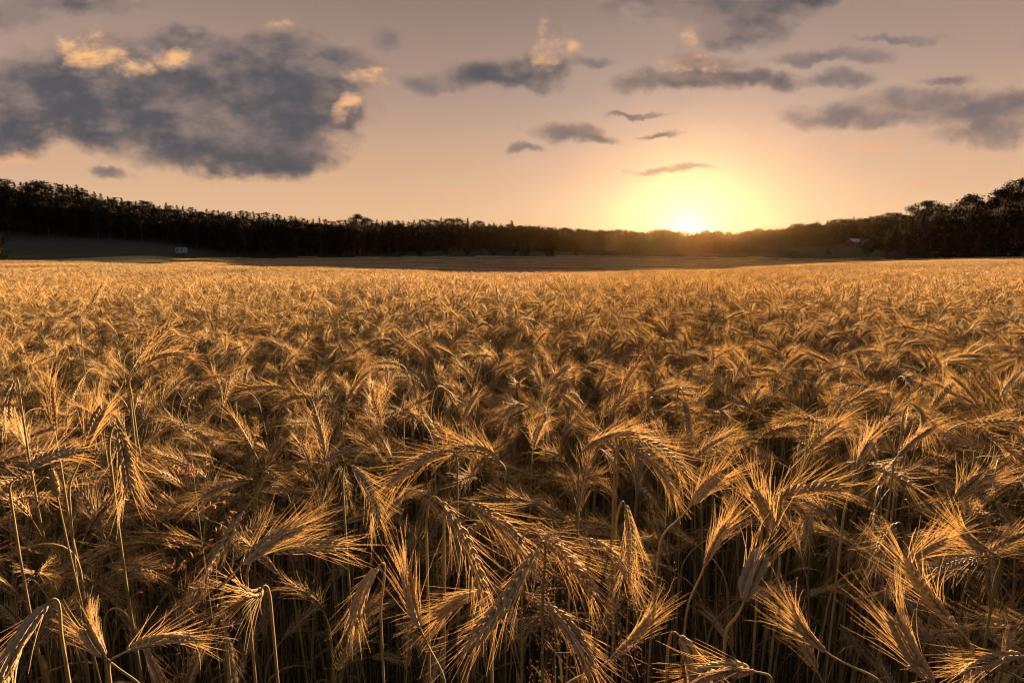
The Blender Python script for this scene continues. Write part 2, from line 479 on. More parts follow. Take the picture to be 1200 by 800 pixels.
# per photo column: (depth, picture row, stands for the crop's top 'c' or bare ground 'g')
PROFILE = {
 -400: [(70, 307.5, 'c'), (78, 307.5, 'g'), (110, 306, 'g'), (150, 293, 'g'), (230, 278, 'g'), (330, 195, 't'), (395, 195, 't')],
    0: [(70, 308.5, 'c'), (78, 308.5, 'g'), (110, 307, 'g'), (150, 293.5, 'g'), (230, 278, 'g'), (340, 211, 't'), (400, 211, 't')],
  200: [(62, 310.5, 'c'), (80, 313, 'c'), (112, 309, 'g'), (150, 297, 'g'), (232, 285, 'g'), (355, 240, 't'), (415, 240, 't')],
  260: [(60, 312, 'c'), (85, 316, 'c'), (120, 312, 'c'), (200, 306, 'c'), (212, 305, 'g'), (245, 300, 'g'), (360, 245, 't'), (430, 245, 't')],
  400: [(50, 316.5, 'c'), (80, 321, 'c'), (120, 318, 'c'), (232, 302.5, 'c'), (242, 301.5, 'g'), (310, 296, 'g'), (380, 257, 't'), (450, 257, 't')],
  550: [(45, 321.5, 'c'), (75, 327, 'c'), (125, 323, 'c'), (252, 301.5, 'c'), (262, 300.5, 'g'), (330, 293.5, 'g'), (425, 257.5, 't'), (490, 257.5, 't')],
  700: [(50, 320.5, 'c'), (80, 326, 'c'), (130, 322, 'c'), (262, 301.5, 'c'), (272, 300.5, 'g'), (330, 296, 'g'), (500, 270, 't'), (570, 270, 't')],
  805: [(60, 318, 'c'), (90, 322, 'c'), (140, 319, 'c'), (262, 302, 'c'), (272, 301, 'g'), (320, 299, 'g'), (520, 278, 't'), (590, 278, 't')],
  900: [(80, 313.5, 'c'), (110, 316, 'c'), (150, 313, 'c'), (252, 304, 'c'), (262, 303, 'g'), (320, 297, 'g'), (480, 271, 't'), (550, 271, 't')],
  960: [(100, 311, 'c'), (130, 311.5, 'c'), (200, 307, 'c'), (215, 306, 'g'), (290, 287, 'g'), (310, 286, 'g'), (430, 264, 't'), (500, 264, 't')],
 1010: [(120, 308.5, 'c'), (150, 308, 'c'), (168, 307, 'g'), (270, 287, 'g'), (300, 285, 'g'), (370, 255, 't'), (440, 255, 't')],
 1060: [(140, 306.5, 'c'), (152, 306, 'c'), (165, 305.5, 'g'), (190, 303, 'g'), (290, 251, 't'), (360, 251, 't')],
 1110: [(150, 305, 'c'), (165, 304.5, 'g'), (180, 303, 'g'), (245, 242, 't'), (320, 242, 't')],
 1200: [(150, 303, 'c'), (163, 302.5, 'g'), (175, 301, 'g'), (228, 222, 't'), (300, 222, 't')],
 1700: [(150, 300, 'c'), (163, 299.5, 'g'), (175, 298, 'g'), (220, 215, 't'), (300, 215, 't')],
}
TREE_H = 15.0
cols = sorted(PROFILE)
UC = np.array([uv(p, 300)[0] for p in cols])
FIELD_END = np.array([74, 74, 76, 202, 234, 254, 264, 264, 254, 207, 160, 154, 156, 156, 156], float)
FRONT = np.array([232, 232, 236, 244, 256, 335, 325, 312, 322, 312, 300, 190, 180, 175, 175], float)
SKYL = np.array([dict((k, [q[0] for q in PROFILE[k] if q[2] == 't'][0]) for k in cols)[k] for k in cols], float)
YG = np.concatenate([[-60, 0], np.geomspace(4, 600, 150), [700, 1000, 2000, 6000]])
UG = np.linspace(UC[0], UC[-1], 140)
def _grid():
    Z = np.zeros((len(cols), len(YG)))
    for i, p in enumerate(cols):
        ds, zs = [-100, 0, 8], [0, 0, -.02]
        for d, row, kind in PROFILE[p]:
            z = CAM_H + uv(p, row)[1] * d
            z -= CAN if kind == 'c' else TREE_H if kind == 't' else 0
            ds.append(d); zs.append(z)
        zt = zs[-1]
        ds += [ds[-1] + 120, 1200, 7000]; zs += [zt - 6, 2, -20]
        Z[i] = np.interp(YG, ds, zs)
    Z2 = np.stack([np.interp(UG, UC, Z[:, j]) for j in range(len(YG))], 1)
    for _ in range(6):
        Z2[1:-1] = (Z2[:-2] + 2 * Z2[1:-1] + Z2[2:]) / 4
        Z2[:, 3:-1] = (Z2[:, 2:-2] + 2 * Z2[:, 3:-1] + Z2[:, 4:]) / 4
    return Z2
ZG = _grid()
def uclamp(x, y):
    return np.clip(x / np.maximum(y, 14.0), UG[0], UG[-1])
def height(x, y):
    x, y = np.asarray(x, float), np.asarray(y, float)
    u = uclamp(x, y)
    fi = np.clip((u - UG[0]) / (UG[1] - UG[0]), 0, len(UG) - 1.001); i = fi.astype(int); fu = fi - i
    j = np.clip(np.searchsorted(YG, y) - 1, 0, len(YG) - 2); fv = np.clip((y - YG[j]) / (YG[j + 1] - YG[j]), 0, 1)
    return (ZG[i, j] * (1 - fu) * (1 - fv) + ZG[i + 1, j] * fu * (1 - fv) + ZG[i, j + 1] * (1 - fu) * fv + ZG[i + 1, j + 1] * fu * fv)
def edge(tab, x, y): return np.interp(x / np.maximum(y, 1.0), UC, tab)
def bumps(x, y):
    """gentle unevenness of the crop, about -1 .. 1"""
    return (np.sin(x * .9 + 1.3 * np.sin(y * .35)) * .35 + np.sin(y * 1.25 + 1.7 * np.sin(x * .33 + 1)) * .35
            + np.sin(x * .21 + y * .13) * .3 + np.sin(y * .42 - x * .1 + 2) * .25)

def build_ground():
    xs = np.concatenate([np.linspace(-900, -300, 25)[:-1], np.linspace(-300, 300, 121), np.linspace(300, 900, 25)[1:]])
    ys = np.concatenate([[-300, -100, -30], np.linspace(-6, 60, 45), np.linspace(63, 330, 110), np.linspace(340, 700, 50), [900]])
    Xg, Yg = np.meshgrid(xs, ys, indexing='ij')
    Z = height(Xg, Yg)
    g = Geo()
    nx, ny = Xg.shape
    i, j = np.meshgrid(np.arange(nx - 1), np.arange(ny - 1), indexing='ij')
    F = np.stack([i * ny + j, (i + 1) * ny + j, (i + 1) * ny + j + 1, i * ny + j + 1], -1).reshape(-1, 4)
    cx = (Xg[:-1, :-1] + Xg[1:, 1:]).ravel() / 2; cyy = (Yg[:-1, :-1] + Yg[1:, 1:]).ravel() / 2
    e, fr = edge(FIELD_END, cx, cyy), edge(FRONT, cx, cyy)
    u = cx / np.maximum(cyy, 1)
    mi = np.where(cyy < e, 0, np.where(cyy > fr, 3, 1))
    u240, u430, u650 = uv(245, 300)[0], uv(430, 300)[0], uv(660, 300)[0]
    mi = np.where((mi == 1) & (u < u240) & (cyy > 150), 2, mi)
    mi = np.where((mi == 1) & (u > u430) & (u < u650) & (cyy > 282), 2, mi)
    g.add(np.stack([Xg, Yg, Z], -1), F, 0, .5)
    g.MI[-1] = mi
    o = link('ground', g.mesh('ground', [M['soil'], M['meadow'], M['hay'], M['floor']]))
    tag(o, kind='structure')
build_ground()

def build_track():
    g = Geo(); L, Rr = [], []
    for t in np.linspace(0, 1, 14):
        px = 978 + t * 60
        u, _ = uv(px, 304)
        y = 205 - 22 * t
        for lst, dy in ((L, -2.6), (Rr, 2.6)):
            yy = y + dy; lst.append((u * yy, yy, float(height(u * yy, yy)) + .12))
    n = len(L)
    g.add(L + Rr, [(i, i + 1, n + i + 1, n + i) for i in range(n - 1)])
    tag(link('path', g.mesh('path', [M['track']])), kind='structure')
build_track()

# ------------------------------------------------------------------ rye: the plants that stand out, each built on its own
EARM = [M['kernel']]; AWNM = [M['awn']]; STEMM = [M['stem']]; LEAFM = [M['leaf']]

def bez(p0, p1, p2, p3, n):
    t = np.linspace(0, 1, n)[:, None]
    return (1 - t) ** 3 * p0 + 3 * (1 - t) ** 2 * t * p1 + 3 * (1 - t) * t * t * p2 + t ** 3 * p3

GROUP_RYE = 'rye plants in the near part of the field'
hero_xy, hero_px = [], []
def hero(label, base, tip, d0, d1=None, bow=0.0, neck=None, foot=None, fat=1.0, awn=1.0, spread=1.0, n_awn=1.0, leaf=None, roll=None):
    """a plant whose ear runs from pixel base to pixel tip; neck = pixel the stalk passes just before the ear, foot = sideways lean of the root in metres"""
    d1 = d0 if d1 is None else d1
    E0, E1 = at(*base, d0), at(*tip, d1)
    L = np.linalg.norm(E1 - E0)
    side = np.array([-(tip[1] - base[1]), tip[0] - base[0]], float)
    side /= max(np.linalg.norm(side), 1e-6)
    mid = at((base[0] + tip[0]) / 2 - side[0] * bow, (base[1] + tip[1]) / 2 - side[1] * bow, (d0 + d1) / 2)
    ctrl = 2 * mid - (E0 + E1) / 2
    t = np.linspace(0, 1, 16)[:, None]
    ear = (1 - t) ** 2 * E0 + 2 * (1 - t) * t * ctrl + t * t * E1
    t0 = ear[1] - ear[0]; t0 /= np.linalg.norm(t0)
    if neck is None:
        q = E0 - t0 * .07
    else: q = at(neck[0], neck[1], d0 + .012)
    gx, gy = q[0] + (foot if foot is not None else rng.normal(0, .04)), q[1] + .06 + abs(rng.normal(0, .04))
    gz = float(height(gx, gy))
    G0 = np.array([gx, gy, gz])
    hgt = q[2] - gz
    lo = bez(G0, G0 + np.array([0, 0, hgt * .5]), q - np.array([0, 0, hgt * .3]) + (np.array([0, 0, 0]) if neck is not None else -t0 * .05 * np.array([1, 1, 0])), q, 14)
    dq = lo[-1] - lo[-2]; dq /= np.linalg.norm(dq); dist = np.linalg.norm(E0 - q)
    up = bez(q, q + dq * dist * .45, E0 - t0 * dist * .5, E0, 10)
    stem = np.concatenate([lo, up[1:]])
    gs, gk, ga, gl = Geo(), Geo(), Geo(), []
    o3 = G0
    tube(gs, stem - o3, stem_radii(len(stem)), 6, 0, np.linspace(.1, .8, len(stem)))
    ax = ear[-1] - ear[0]; T, A, Bn = frame(ax / np.linalg.norm(ax))
    make_ear(ear - o3, gk, ga, roll if roll is not None else rng.uniform(0, 3.1), 0, fat, awn, spread, n_awn)
    for k in range(random.choice((1, 2)) if leaf is None else leaf):
        i = random.randint(5, 10)
        gl.append(Geo()); make_leaf(gl[-1], stem[i] - o3, random.uniform(0, 6.28), random.uniform(.12, .22), 1.1)
    root = thing('rye_plant', tuple(G0), label, 'rye plant', GROUP_RYE)
    link('stem', gs.mesh('rye_stem', STEMM), root)
    e = link('ear', gk.mesh('rye_ear', EARM), root)
    link('awns', ga.mesh('rye_awns', AWNM), e)
    for q in gl: link('leaf', q.mesh('rye_leaf', LEAFM, False), root)
    hero_xy.append((gx, gy)); hero_px.append(((base[0] + tip[0]) / 2, (base[1] + tip[1]) / 2))
    return root

H = hero
H('broad rye ear crossing the centre in front, blunt dark base up right, tip down left', (630, 642), (545, 758), .56, .52, bow=6, neck=(636, 700), foot=.03, fat=1.12, roll=.2)
H('tall arching rye ear just left of the crossing one, hanging steeply from a hooked neck', (517, 588), (568, 712), .62, .60, bow=10, neck=(500, 640), foot=-.02, fat=1.0, roll=.3)
H('plump rye ear bowing right above the crossing ear, tucked beside the hooked one', (548, 590), (612, 645), .65, .62, bow=8, neck=(520, 612), foot=-.06, fat=1.05, roll=.2)
H('rye ear falling right from behind the reddish plume, long bristles fanned downward', (628, 622), (698, 700), .63, .60, bow=8, neck=(612, 640), foot=0, fat=1.05, spread=1.2)
H('slim rye ear on a thin bowed neck, right of the reddish plume', (690, 632), (735, 676), .67, .65, bow=7, neck=(668, 655), fat=.95)
H('pale grey rye ear hanging below the reddish plume with a crooked golden neck', (644, 712), (692, 790), .57, .54, bow=8, neck=(636, 742), foot=-.02, fat=1.1, roll=.2)
H('small whitish rye ear hanging straight down, right of centre under a curled neck', (733, 592), (737, 665), .70, .69, bow=4, neck=(722, 618), fat=.85, spread=.6)
H('bleached rye ear with few thick bristles hanging alone in the dark left of centre', (441, 666), (416, 728), .66, .63, bow=-5, neck=(446, 720), fat=1.15, awn=.75, spread=1.1, n_awn=.8, roll=.3)
H('stout golden rye ear leaning up to the right, upper of two crossing ears left', (283, 662), (358, 612), .60, .62, bow=5, neck=(262, 715), foot=-.03, fat=1.15, roll=.2)
H('level rye ear with long straight bristles, lower of two crossing ears left', (318, 646), (402, 640), .63, .63, bow=4, neck=(290, 690), fat=1.0, spread=.9)
H('front lit rye ear hanging like a braid, upper left beside the pink brome spray', (138, 502), (152, 580), .74, .70, bow=3, neck=(128, 530), fat=1.05, roll=.15)
H('rye ear lying level along the lower left edge, tip to the right', (150, 762), (228, 750), .58, .57, bow=8, neck=(128, 790), foot=-.05, fat=1.1)
H('big rye ear hanging out of the lower left corner from a sharply hooked stalk', (54, 708), (0, 800), .52, .48, bow=-6, neck=(72, 745), foot=.05, fat=1.1, roll=.3)
H('short pale rye ear standing upright near the lower left corner', (122, 768), (101, 735), .62, .62, bow=2, fat=1.05, awn=.8)
H('fat short rye ear standing clear on a pale stalk, widely spaced awns', (872, 702), (892, 650), .60, .60, bow=2, neck=(850, 748), foot=-.03, fat=1.45, n_awn=.55, spread=.9, roll=.1)
H('upright rye ear leaning left with a tall fan of bristles, right of centre', (906, 628), (884, 575), .70, .70, bow=-3, neck=(914, 660), fat=1.05, awn=1.2)
H('wide arched rye ear with a golden fan of long bristles, right of centre', (905, 586), (988, 573), .76, .76, bow=8, neck=(893, 612), awn=1.35, spread=1.3, fat=1.0)
H('long rye ear leaning up left on an S shaped stalk at lower right', (1121, 735), (1060, 655), .55, .55, bow=4, neck=(1138, 785), foot=.02, fat=1.1, awn=1.1, spread=1.15, roll=.2)
H('grey rye ear leaning left under the S stalked one at lower right', (1092, 798), (1048, 722), .51, .53, bow=4, foot=.03, fat=1.15, awn=1.1, spread=1.0)
H('dim rye ear leaning left in the gap beneath the fat short ear', (966, 762), (932, 722), .60, .61, bow=3, fat=1.0)
H('shadowed rye ear lying level in the lower right corner, tip left', (1195, 768), (1130, 790), .53, .52, bow=-6, neck=(1206, 800), foot=.05, fat=1.1)
H('rye ear hanging at the bottom edge, right of the ragged grass plume', (797, 746), (816, 798), .56, .54, bow=4, neck=(782, 772), fat=1.1, roll=.2)
H('rye ear stretched level along the bottom edge below the fat short ear', (882, 786), (812, 796), .54, .52, bow=-7, neck=(905, 806), foot=.03, fat=1.05)
H('reddish rye ear leaning right behind the ragged grass plume', (716, 772), (765, 718), .62, .63, bow=-3, fat=.95, spread=.9)
H('rye ear leaning up right between the thin hanging ear and the fat short ear', (826, 662), (852, 612), .74, .75, bow=2, fat=.95)
H('upright rye ear spraying bristles left of the crossing one, stalk hidden', (492, 735), (476, 664), .59, .60, bow=3, fat=1.0, awn=1.2, spread=1.0)
H('rye ear drooping left under the hooked ear, base tucked at the crossing ear', (562, 694), (512, 722), .63, .61, bow=-4, neck=(575, 722), fat=.95)
H('little pale rye ear curled over a bent neck in the dark left third', (306, 690), (288, 694), .62, .60, bow=5, neck=(318, 715), fat=1.0, awn=.8)
H('rye ear hanging right from a smooth arched neck, left of centre in mid field', (412, 546), (442, 606), .80, .77, bow=6, neck=(402, 575), fat=1.0)
H('golden rye ear reaching down left from a high base, left of centre', (520, 528), (455, 570), .78, .76, bow=-5, neck=(536, 560), fat=1.05)
H('rye ear arched left over its bent stalk, just right of the golden reaching one', (585, 540), (530, 528), .82, .80, bow=-8, neck=(592, 565), fat=1.0)
H('rye ear arched to the right with rosy kernels, above the twin hanging ears', (685, 527), (748, 508), .85, .85, bow=7, neck=(678, 552), fat=1.0, awn=1.2)
H('lower of twin rye ears hanging right from one arch, centre right', (738, 525), (788, 578), .80, .77, bow=9, neck=(720, 545), fat=.95)
H('upper of twin rye ears hanging right from one arch, centre right', (745, 513), (802, 556), .84, .82, bow=8, neck=(724, 530), fat=.95)
H('rye ear leaning up right with straight bristles, above the slanting gap right of centre', (810, 592), (846, 555), .73, .74, bow=2, fat=1.0)
H('upright rye ear leaning right with dark stalk, upper left', (98, 528), (122, 475), .86, .87, bow=2, fat=1.1, awn=1.2)
H('straight upright rye ear at the left, bristles like a bottle brush', (64, 505), (58, 448), .90, .90, bow=1, fat=.95, awn=1.1)
H('rye ear hanging at the left edge with a bright awn curtain', (16, 446), (8, 492), .95, .93, bow=-3, neck=(24, 470), fat=1.0)
H('long rye ear bowed level at the left, above the timothy head', (30, 552), (93, 530), .78, .78, bow=7, neck=(12, 580), fat=1.05)
H('lowest ear of the leaning sheaf at the left, curving right', (158, 436), (222, 416), 1.16, 1.16, bow=9, neck=(154, 462), fat=1.0)
H('middle ear of the leaning sheaf at the left, curving up right', (157, 434), (216, 400), 1.18, 1.18, bow=6, neck=(152, 460), fat=1.0)
H('topmost ear of the leaning sheaf at the left, long and nearly straight', (156, 430), (204, 378), 1.20, 1.22, bow=4, neck=(150, 458), fat=1.0)
H('single dark rye ear standing upright above the crop, middle of the field', (583, 349), (581, 334), 4.0, 4.0, fat=1.0)
H('lone slanting rye ear standing above the crop at left of middle', (365, 352), (369, 340), 3.6, 3.6, fat=1.0)
H('leaning rye ear rising above the crop at left, awns to the right', (105, 358), (122, 331), 2.3, 2.3, fat=1.0)
H('pale rye ear pointing up left from a bent stalk, far right', (1158, 645), (1128, 622), .68, .69, bow=3, neck=(1166, 680), fat=.9)
H('rye ear with bristles combed right, right of the S stalked one and above it', (1062, 660), (1108, 632), .68, .68, bow=3, neck=(1040, 690), fat=.95)
H('rye ear leaning up right with golden comb of bristles at the right', (1120, 585), (1160, 555), .76, .77, bow=3, neck=(1108, 615), fat=1.0, awn=1.2)
H('sharply lit rye ear leaning up right beside the wide arched one', (1000, 560), (1018, 515), .84, .85, bow=2, fat=.95)
H('stiff pair member, rye ear pointing up right at right of middle', (945, 530), (985, 492), .98, .99, bow=3, fat=1.0, awn=1.2)
H('rye ear arched left to right above the far right gap', (1052, 535), (1095, 500), .95, .95, bow=3, neck=(1046, 555), fat=1.0)
H('rye ear hanging left under the right edge, pale kernels', (1072, 475), (1082, 500), 1.0, .98, bow=4, neck=(1058, 492), fat=1.0)

# ------------------------------------------------------------------ other grasses among the rye
def panicle(name, label, cat, centre, d, size, nbr, foot, fine=True, lean=(0, 0)):
    c = at(*centre, d)
    G0 = np.array([c[0] + foot, c[1] + .05, float(height(c[0] + foot, c[1] + .05))])
    top = c + np.array([lean[0], 0, lean[1] + size * .35])
    stem = bez(G0, G0 + [0, 0, .5], c - [0, 0, .25], top, 24)
    gs, gp = Geo(), Geo()
    tube(gs, stem - G0, np.linspace(.0014, .0004, 24), 5, 0, .5)
    for k in range(nbr):
        i = rng.integers(15, 24); p = stem[i] - G0
        az = rng.uniform(0, 6.28); el = rng.uniform(-.5, .75); ln = size * rng.uniform(.25, .75) * (1 - .35 * (i - 15) / 9)
        dv = np.array([math.cos(az) * math.cos(el), math.sin(az) * math.cos(el), math.sin(el)])
        br = bez(p, p + dv * ln * .4, p + dv * ln * .8 - [0, 0, ln * .05], p + dv * ln - [0, 0, ln * rng.uniform(.0, .35)], 6)
        tube(gp, br, .00022, 3, 0, .6)
        m = 16 if fine else 9
        t = rng.uniform(.25, 1, m); q = br[np.clip((t * 5).astype(int), 0, 5)] + rng.normal(0, .006 if fine else .003, (m, 3))
        dd = dv * .6 + rng.normal(0, .5, (m, 3))
        grains(gp, q, dd, rng.normal(0, 1, (m, 3)), rng.uniform(.0035, .0055, m) * (.8 if fine else 2.0), np.full(m, .0005 if fine else .0011), 4)
    root = thing(name, tuple(G0), label, cat)
    link('stem', gs.mesh('grass_stem', STEMM), root); link('panicle', gp.mesh('panicle', [M['plume']]), root)
    hero_xy.append((G0[0], G0[1])); hero_px.append(centre)
    return root
panicle('silky_bent_grass', 'fluffy reddish grass plume spread among the ears at the centre of the foreground', 'wild grass', (650, 680), .60, .13, 90, .03)
panicle('silky_bent_grass', 'open ragged reddish grass plume, lower and right of the fluffy one', 'wild grass', (735, 715), .58, .12, 46, .04)
panicle('brome_grass', 'pinkish drooping brome spray among the ears at the left', 'wild grass', (222, 515), .72, .15, 26, .03, False, (.0, -.02))
def timothy(label, px, d, foot):
    t = at(*px, d); G0 = np.array([t[0] + foot, t[1] + .05, float(height(t[0] + foot, t[1] + .05))])
    ax = np.array([-.08, 0, 1.0]); ax /= np.linalg.norm(ax)
    b = t - ax * .018
    gs, gh = Geo(), Geo()
    tube(gs, bez(G0, G0 + [0, 0, .5], b - ax * .3, b, 20) - G0, np.linspace(.0016, .0009, 20), 5, 0, .75)
    s = np.linspace(0, 1, 9)
    tube(gh, b - G0 + s[:, None] * ax * .036, .0042 * np.clip(np.sin(s * 2.9 + .12) ** .6, .1, 1), 8, 0, .4)
    m = 260; th = rng.uniform(0, 6.28, m); z = rng.uniform(.02, .98, m)
    _, A, B = frame(ax); rr = .0044 * np.sin(z * 2.9 + .12) ** .6
    o = np.cos(th)[:, None] * A + np.sin(th)[:, None] * B
    whiskers(gh, b - G0 + z[:, None] * ax * .036 + o * rr[:, None] * .8, o * .8 + ax * .7, o * 0, np.full(m, .0028), .0004, 1, 0)
    root = thing('timothy_grass', tuple(G0), label, 'wild grass')
    link('stem', gs.mesh('grass_stem', STEMM), root); link('seed_head', gh.mesh('seed_head', [M['timothy']]), root)
    hero_xy.append((G0[0], G0[1])); hero_px.append(px)
timothy('small cylindrical timothy seed head on a thin straight stalk at the left', (64, 566), .68, .07)

# ------------------------------------------------------------------ rye: variants of a plant
def variant(lod, i, H=None, joined=False):
    nod = random.choices([random.uniform(.15, .6), random.uniform(.7, 1.3), random.uniform(1.25, 1.9), random.uniform(1.9, 2.7)], (.34, .30, .23, .13))[0]
    lean = random.uniform(.0, .16)
    H = H or random.uniform(1.08, 1.22)
    H2 = H + (.10 if nod > 1.2 else 0.02) + (.05 if nod > 1.9 else 0)
    stem, ear = plant_path(H2, lean, nod, random.uniform(.15, .75) * (1 if nod < 1.9 else .3), 0, random.uniform(.085, .118), .03)
    gs, gk, ga, gl = Geo(), Geo(), Geo(), []
    if lod == 0:
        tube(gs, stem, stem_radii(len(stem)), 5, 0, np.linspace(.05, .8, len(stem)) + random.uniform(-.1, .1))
    else:
        sp = stem[::4] if lod == 1 else stem[8::4]
        tube(gs, sp, np.linspace(.0019, .0012, len(sp)) * (1 if lod == 1 else 1.5), 3, 0, np.linspace(.1, .8, len(sp)))
    make_ear(ear, gk, ga, random.uniform(0, 3.1), lod, random.uniform(.88, 1.12), random.uniform(.9, 1.25), random.uniform(.75, 1.25), random.uniform(.8, 1))
    if lod == 0 or (lod == 1 and random.random() < .6):
        for k in range(random.choice((1, 1, 1, 2)) if lod == 0 else 1):
            gl.append(Geo()); make_leaf(gl[-1], stem[random.randint(5, 11)], random.uniform(0, 6.28), random.uniform(.09, .18), random.choice((.5, 1.3)), random.uniform(.004, .007))
    return dict(stem=gs, ear=gk, awns=ga, leaf=gl, nod=nod, top=ear.max(0)[2], tipx=ear[-1][0], mid=ear[len(ear) // 2])
VAR = [variant(0, i) for i in range(26)]
for v in VAR:
    v['me'] = dict(stem=v['stem'].mesh('rye_stem', STEMM), ear=v['ear'].mesh('rye_ear', EARM), awns=v['awns'].mesh('rye_awns', AWNM), leaf=[q.mesh('rye_leaf', LEAFM, False) for q in v['leaf']])
ALLM = [M['stem'], M['kernel'], M['awn'], M['leaf'], M['green']]
def joined(v):
    g = Geo(); g.merge(v['stem'], None, 0); g.merge(v['ear'], None, 1); g.merge(v['awns'], None, 2); [g.merge(q, None, 3) for q in v['leaf']]
    return g

src = bpy.data.collections.new('rye_sources')          # meshes the far crop is made of; not in the scene itself
M['awn_shade_lift'] = plant_mat('shade_lifted_awns', (.74, .60, .38), (.90, .76, .52), .55, .6, .05)  # colours lightened to offset the tree shade on the far slope
LIFTM = [M['stem'], M['awn_shade_lift'], M['awn_shade_lift'], M['leaf'], M['green']]
def source(g, mats=None):
    o = bpy.data.objects.new('rye_source.%03d' % len(src.objects), g.mesh('rye_source', mats or ALLM)); src.objects.link(o)
    return len(src.objects) - 1
PTS = []                                                # (x, y, z, index, rx, ry, rz, sx, sy, sz)

I0 = [source(joined(v)) for v in VAR]
def weed():
    g = Geo()
    for k in range(random.randint(3, 6)):
        make_leaf(g, (random.uniform(-.02, .02), random.uniform(-.02, .02), 0), random.uniform(0, 6.28), random.uniform(.3, .75), .45, random.uniform(.005, .008), 4)
    return g
IW = [source(weed()) for _ in range(4)]
def patch(lod, size, n, pool, mats=None):
    g = Geo(); k = int(math.sqrt(n))
    for a in range(k):
        for b in range(k):
            v = random.choice(pool)
            px, py = ((a + random.random()) / k - .5) * size, ((b + random.random()) / k - .5) * size
            az, s = random.uniform(0, 6.28), random.uniform(.86, 1.06)
            c, sn = math.cos(az) * s, math.sin(az) * s
            Mx = np.array([[c, -sn, 0, px], [sn, c, 0, py], [0, 0, s, 0]])
            g.merge(v['j'], Mx)
    return source(g, mats)
V1 = [variant(1, i) for i in range(22)]
V2 = [variant(2, i) for i in range(18)]
for v in V1 + V2: v['j'] = joined(v)
I1 = [patch(1, 1.0, 196, V1) for _ in range(6)]
I2 = [patch(2, 3.0, 1300, V2) for _ in range(4)]
I3 = [patch(2, 3.0, 1300, V2, LIFTM) for _ in range(3)]

# single plants round the camera
R0 = 5.4
cand = []
sp = .061
for gx in np.arange(-6.4, 6.4, sp):
    for gy in np.arange(-1.6, R0 + .3, sp):
        x, y = gx + rng.uniform(-.5, .5) * sp, gy + rng.uniform(-.5, .5) * sp
        r = math.hypot(x, y)
        if y > R0 or r < .80: continue
        if y > 0 and r < 1.15 and rng.random() < .35: continue      # the crop is thinner right at the photographer's feet
        if min((x - a) ** 2 + (y - b) ** 2 for a, b in hero_xy) < .028 ** 2: continue
        cand.append((x, y))
picked = []
for (x, y) in cand:
    i = int(rng.integers(len(VAR))); v = VAR[i]
    az = rng.uniform(0, 6.28); s = rng.uniform(.84, 1.06) * (1 + .05 * float(bumps(x, y)))
    r = math.hypot(x, y)
    if y > 0 and r < 1.2: s *= .86 + .14 * max(0, r - .8) / .4
    z = float(height(x, y))
    m = v['mid'] * s
    ex, ey, ez = x + m[0] * math.cos(az) - m[1] * math.sin(az), y + m[0] * math.sin(az) + m[1] * math.cos(az), z + m[2]
    if math.sqrt(ex * ex + ey * ey + (ez - CAM_H) ** 2) < .62: continue
    tx, ty = rng.normal(0, .05, 2)
    vis = None
    if ey > .25:
        qx, qy, qd = project((ex, ey, ez))
        if 4 < qx < 1196 and 300 < qy < 792: vis = (qx, qy, qd)
    picked.append([x, y, z, i, tx, ty, az, s, vis])
order = sorted([k for k, p in enumerate(picked) if p[8] is not None], key=lambda k: picked[k][8][2])
N_IND = 300 - 54
single = set(order[:N_IND])
LANDMARK = [('timothy head', (64, 566)), ('pinkish brome spray', (222, 515)), ('fluffy reddish plume', (650, 680)), ('ragged reddish plume', (735, 715)),
            ('bleached hanging ear', (428, 700)), ('fat short ear', (882, 676)), ('leaning sheaf of ears', (190, 410)), ('wide arched ear', (946, 575)),
            ('braid-like front lit ear', (145, 540)), ('crossing centre ear', (588, 700)), ('twin hanging ears', (768, 545)), ('two crossing ears', (330, 640)),
            ('S stalked ear', (1090, 695)), ('level corner ear', (1160, 780)), ('hooked corner ear', (28, 755)), ('golden comb ear', (1140, 570))]
ORD = ['nearest', 'second nearest', 'third nearest', 'fourth nearest', 'fifth nearest', 'sixth nearest', 'seventh nearest', 'eighth nearest', 'ninth nearest',
       'tenth nearest', 'eleventh nearest', 'twelfth nearest', 'thirteenth nearest', 'fourteenth nearest', 'fifteenth nearest', 'sixteenth nearest']
seen_keys, todo = {}, []
for k in order[:N_IND]:
    x, y, z, i, tx, ty, az, s, (qx, qy, qd) = picked[k]
    nod = VAR[i]['nod']
    post = 'upright' if nod < .45 else 'leaning' if nod < .95 else 'bowed' if nod < 1.9 else 'hanging'
    h = math.cos(az)
    way = 'pointing right' if h > .5 else 'pointing left' if h < -.5 else ('turned away' if math.sin(az) > 0 else 'turned to the viewer')
    nm_, (lx, ly) = min(LANDMARK, key=lambda t: (t[1][0] - qx) ** 2 + (t[1][1] - qy) ** 2)
    dx, dy = qx - lx, qy - ly
    rel = ('right of' if dx > 0 else 'left of') if abs(dx) > abs(dy) else ('below' if dy > 0 else 'above')
    todo.append((math.hypot(dx, dy), post, way, rel, nm_, k))
for dist, post, way, rel, nm_, k in sorted(todo):
    x, y, z, i, tx, ty, az, s, _v = picked[k]
    key = (post, way, rel, nm_); c = seen_keys[key] = seen_keys.get(key, -1) + 1
    lab = '%s rye ear %s, %s %s the %s' % (post, way, ORD[min(c, 15)], rel, nm_)
    root = thing('rye_plant', (x, y, z), lab, 'rye plant', GROUP_RYE)
    root.rotation_euler = (tx, ty, az); root.scale = (s, s, s)
    me = VAR[i]['me']
    link('stem', me['stem'], root)
    e = link('ear', me['ear'], root); link('awns', me['awns'], e)
    for q in me['leaf']: link('leaf', q, root)
for k, p in enumerate(picked):
    if k not in single:
        x, y, z, i, tx, ty, az, s, _v = p
        PTS.append((x, y, z, I0[i], tx, ty, az, s, s, s))
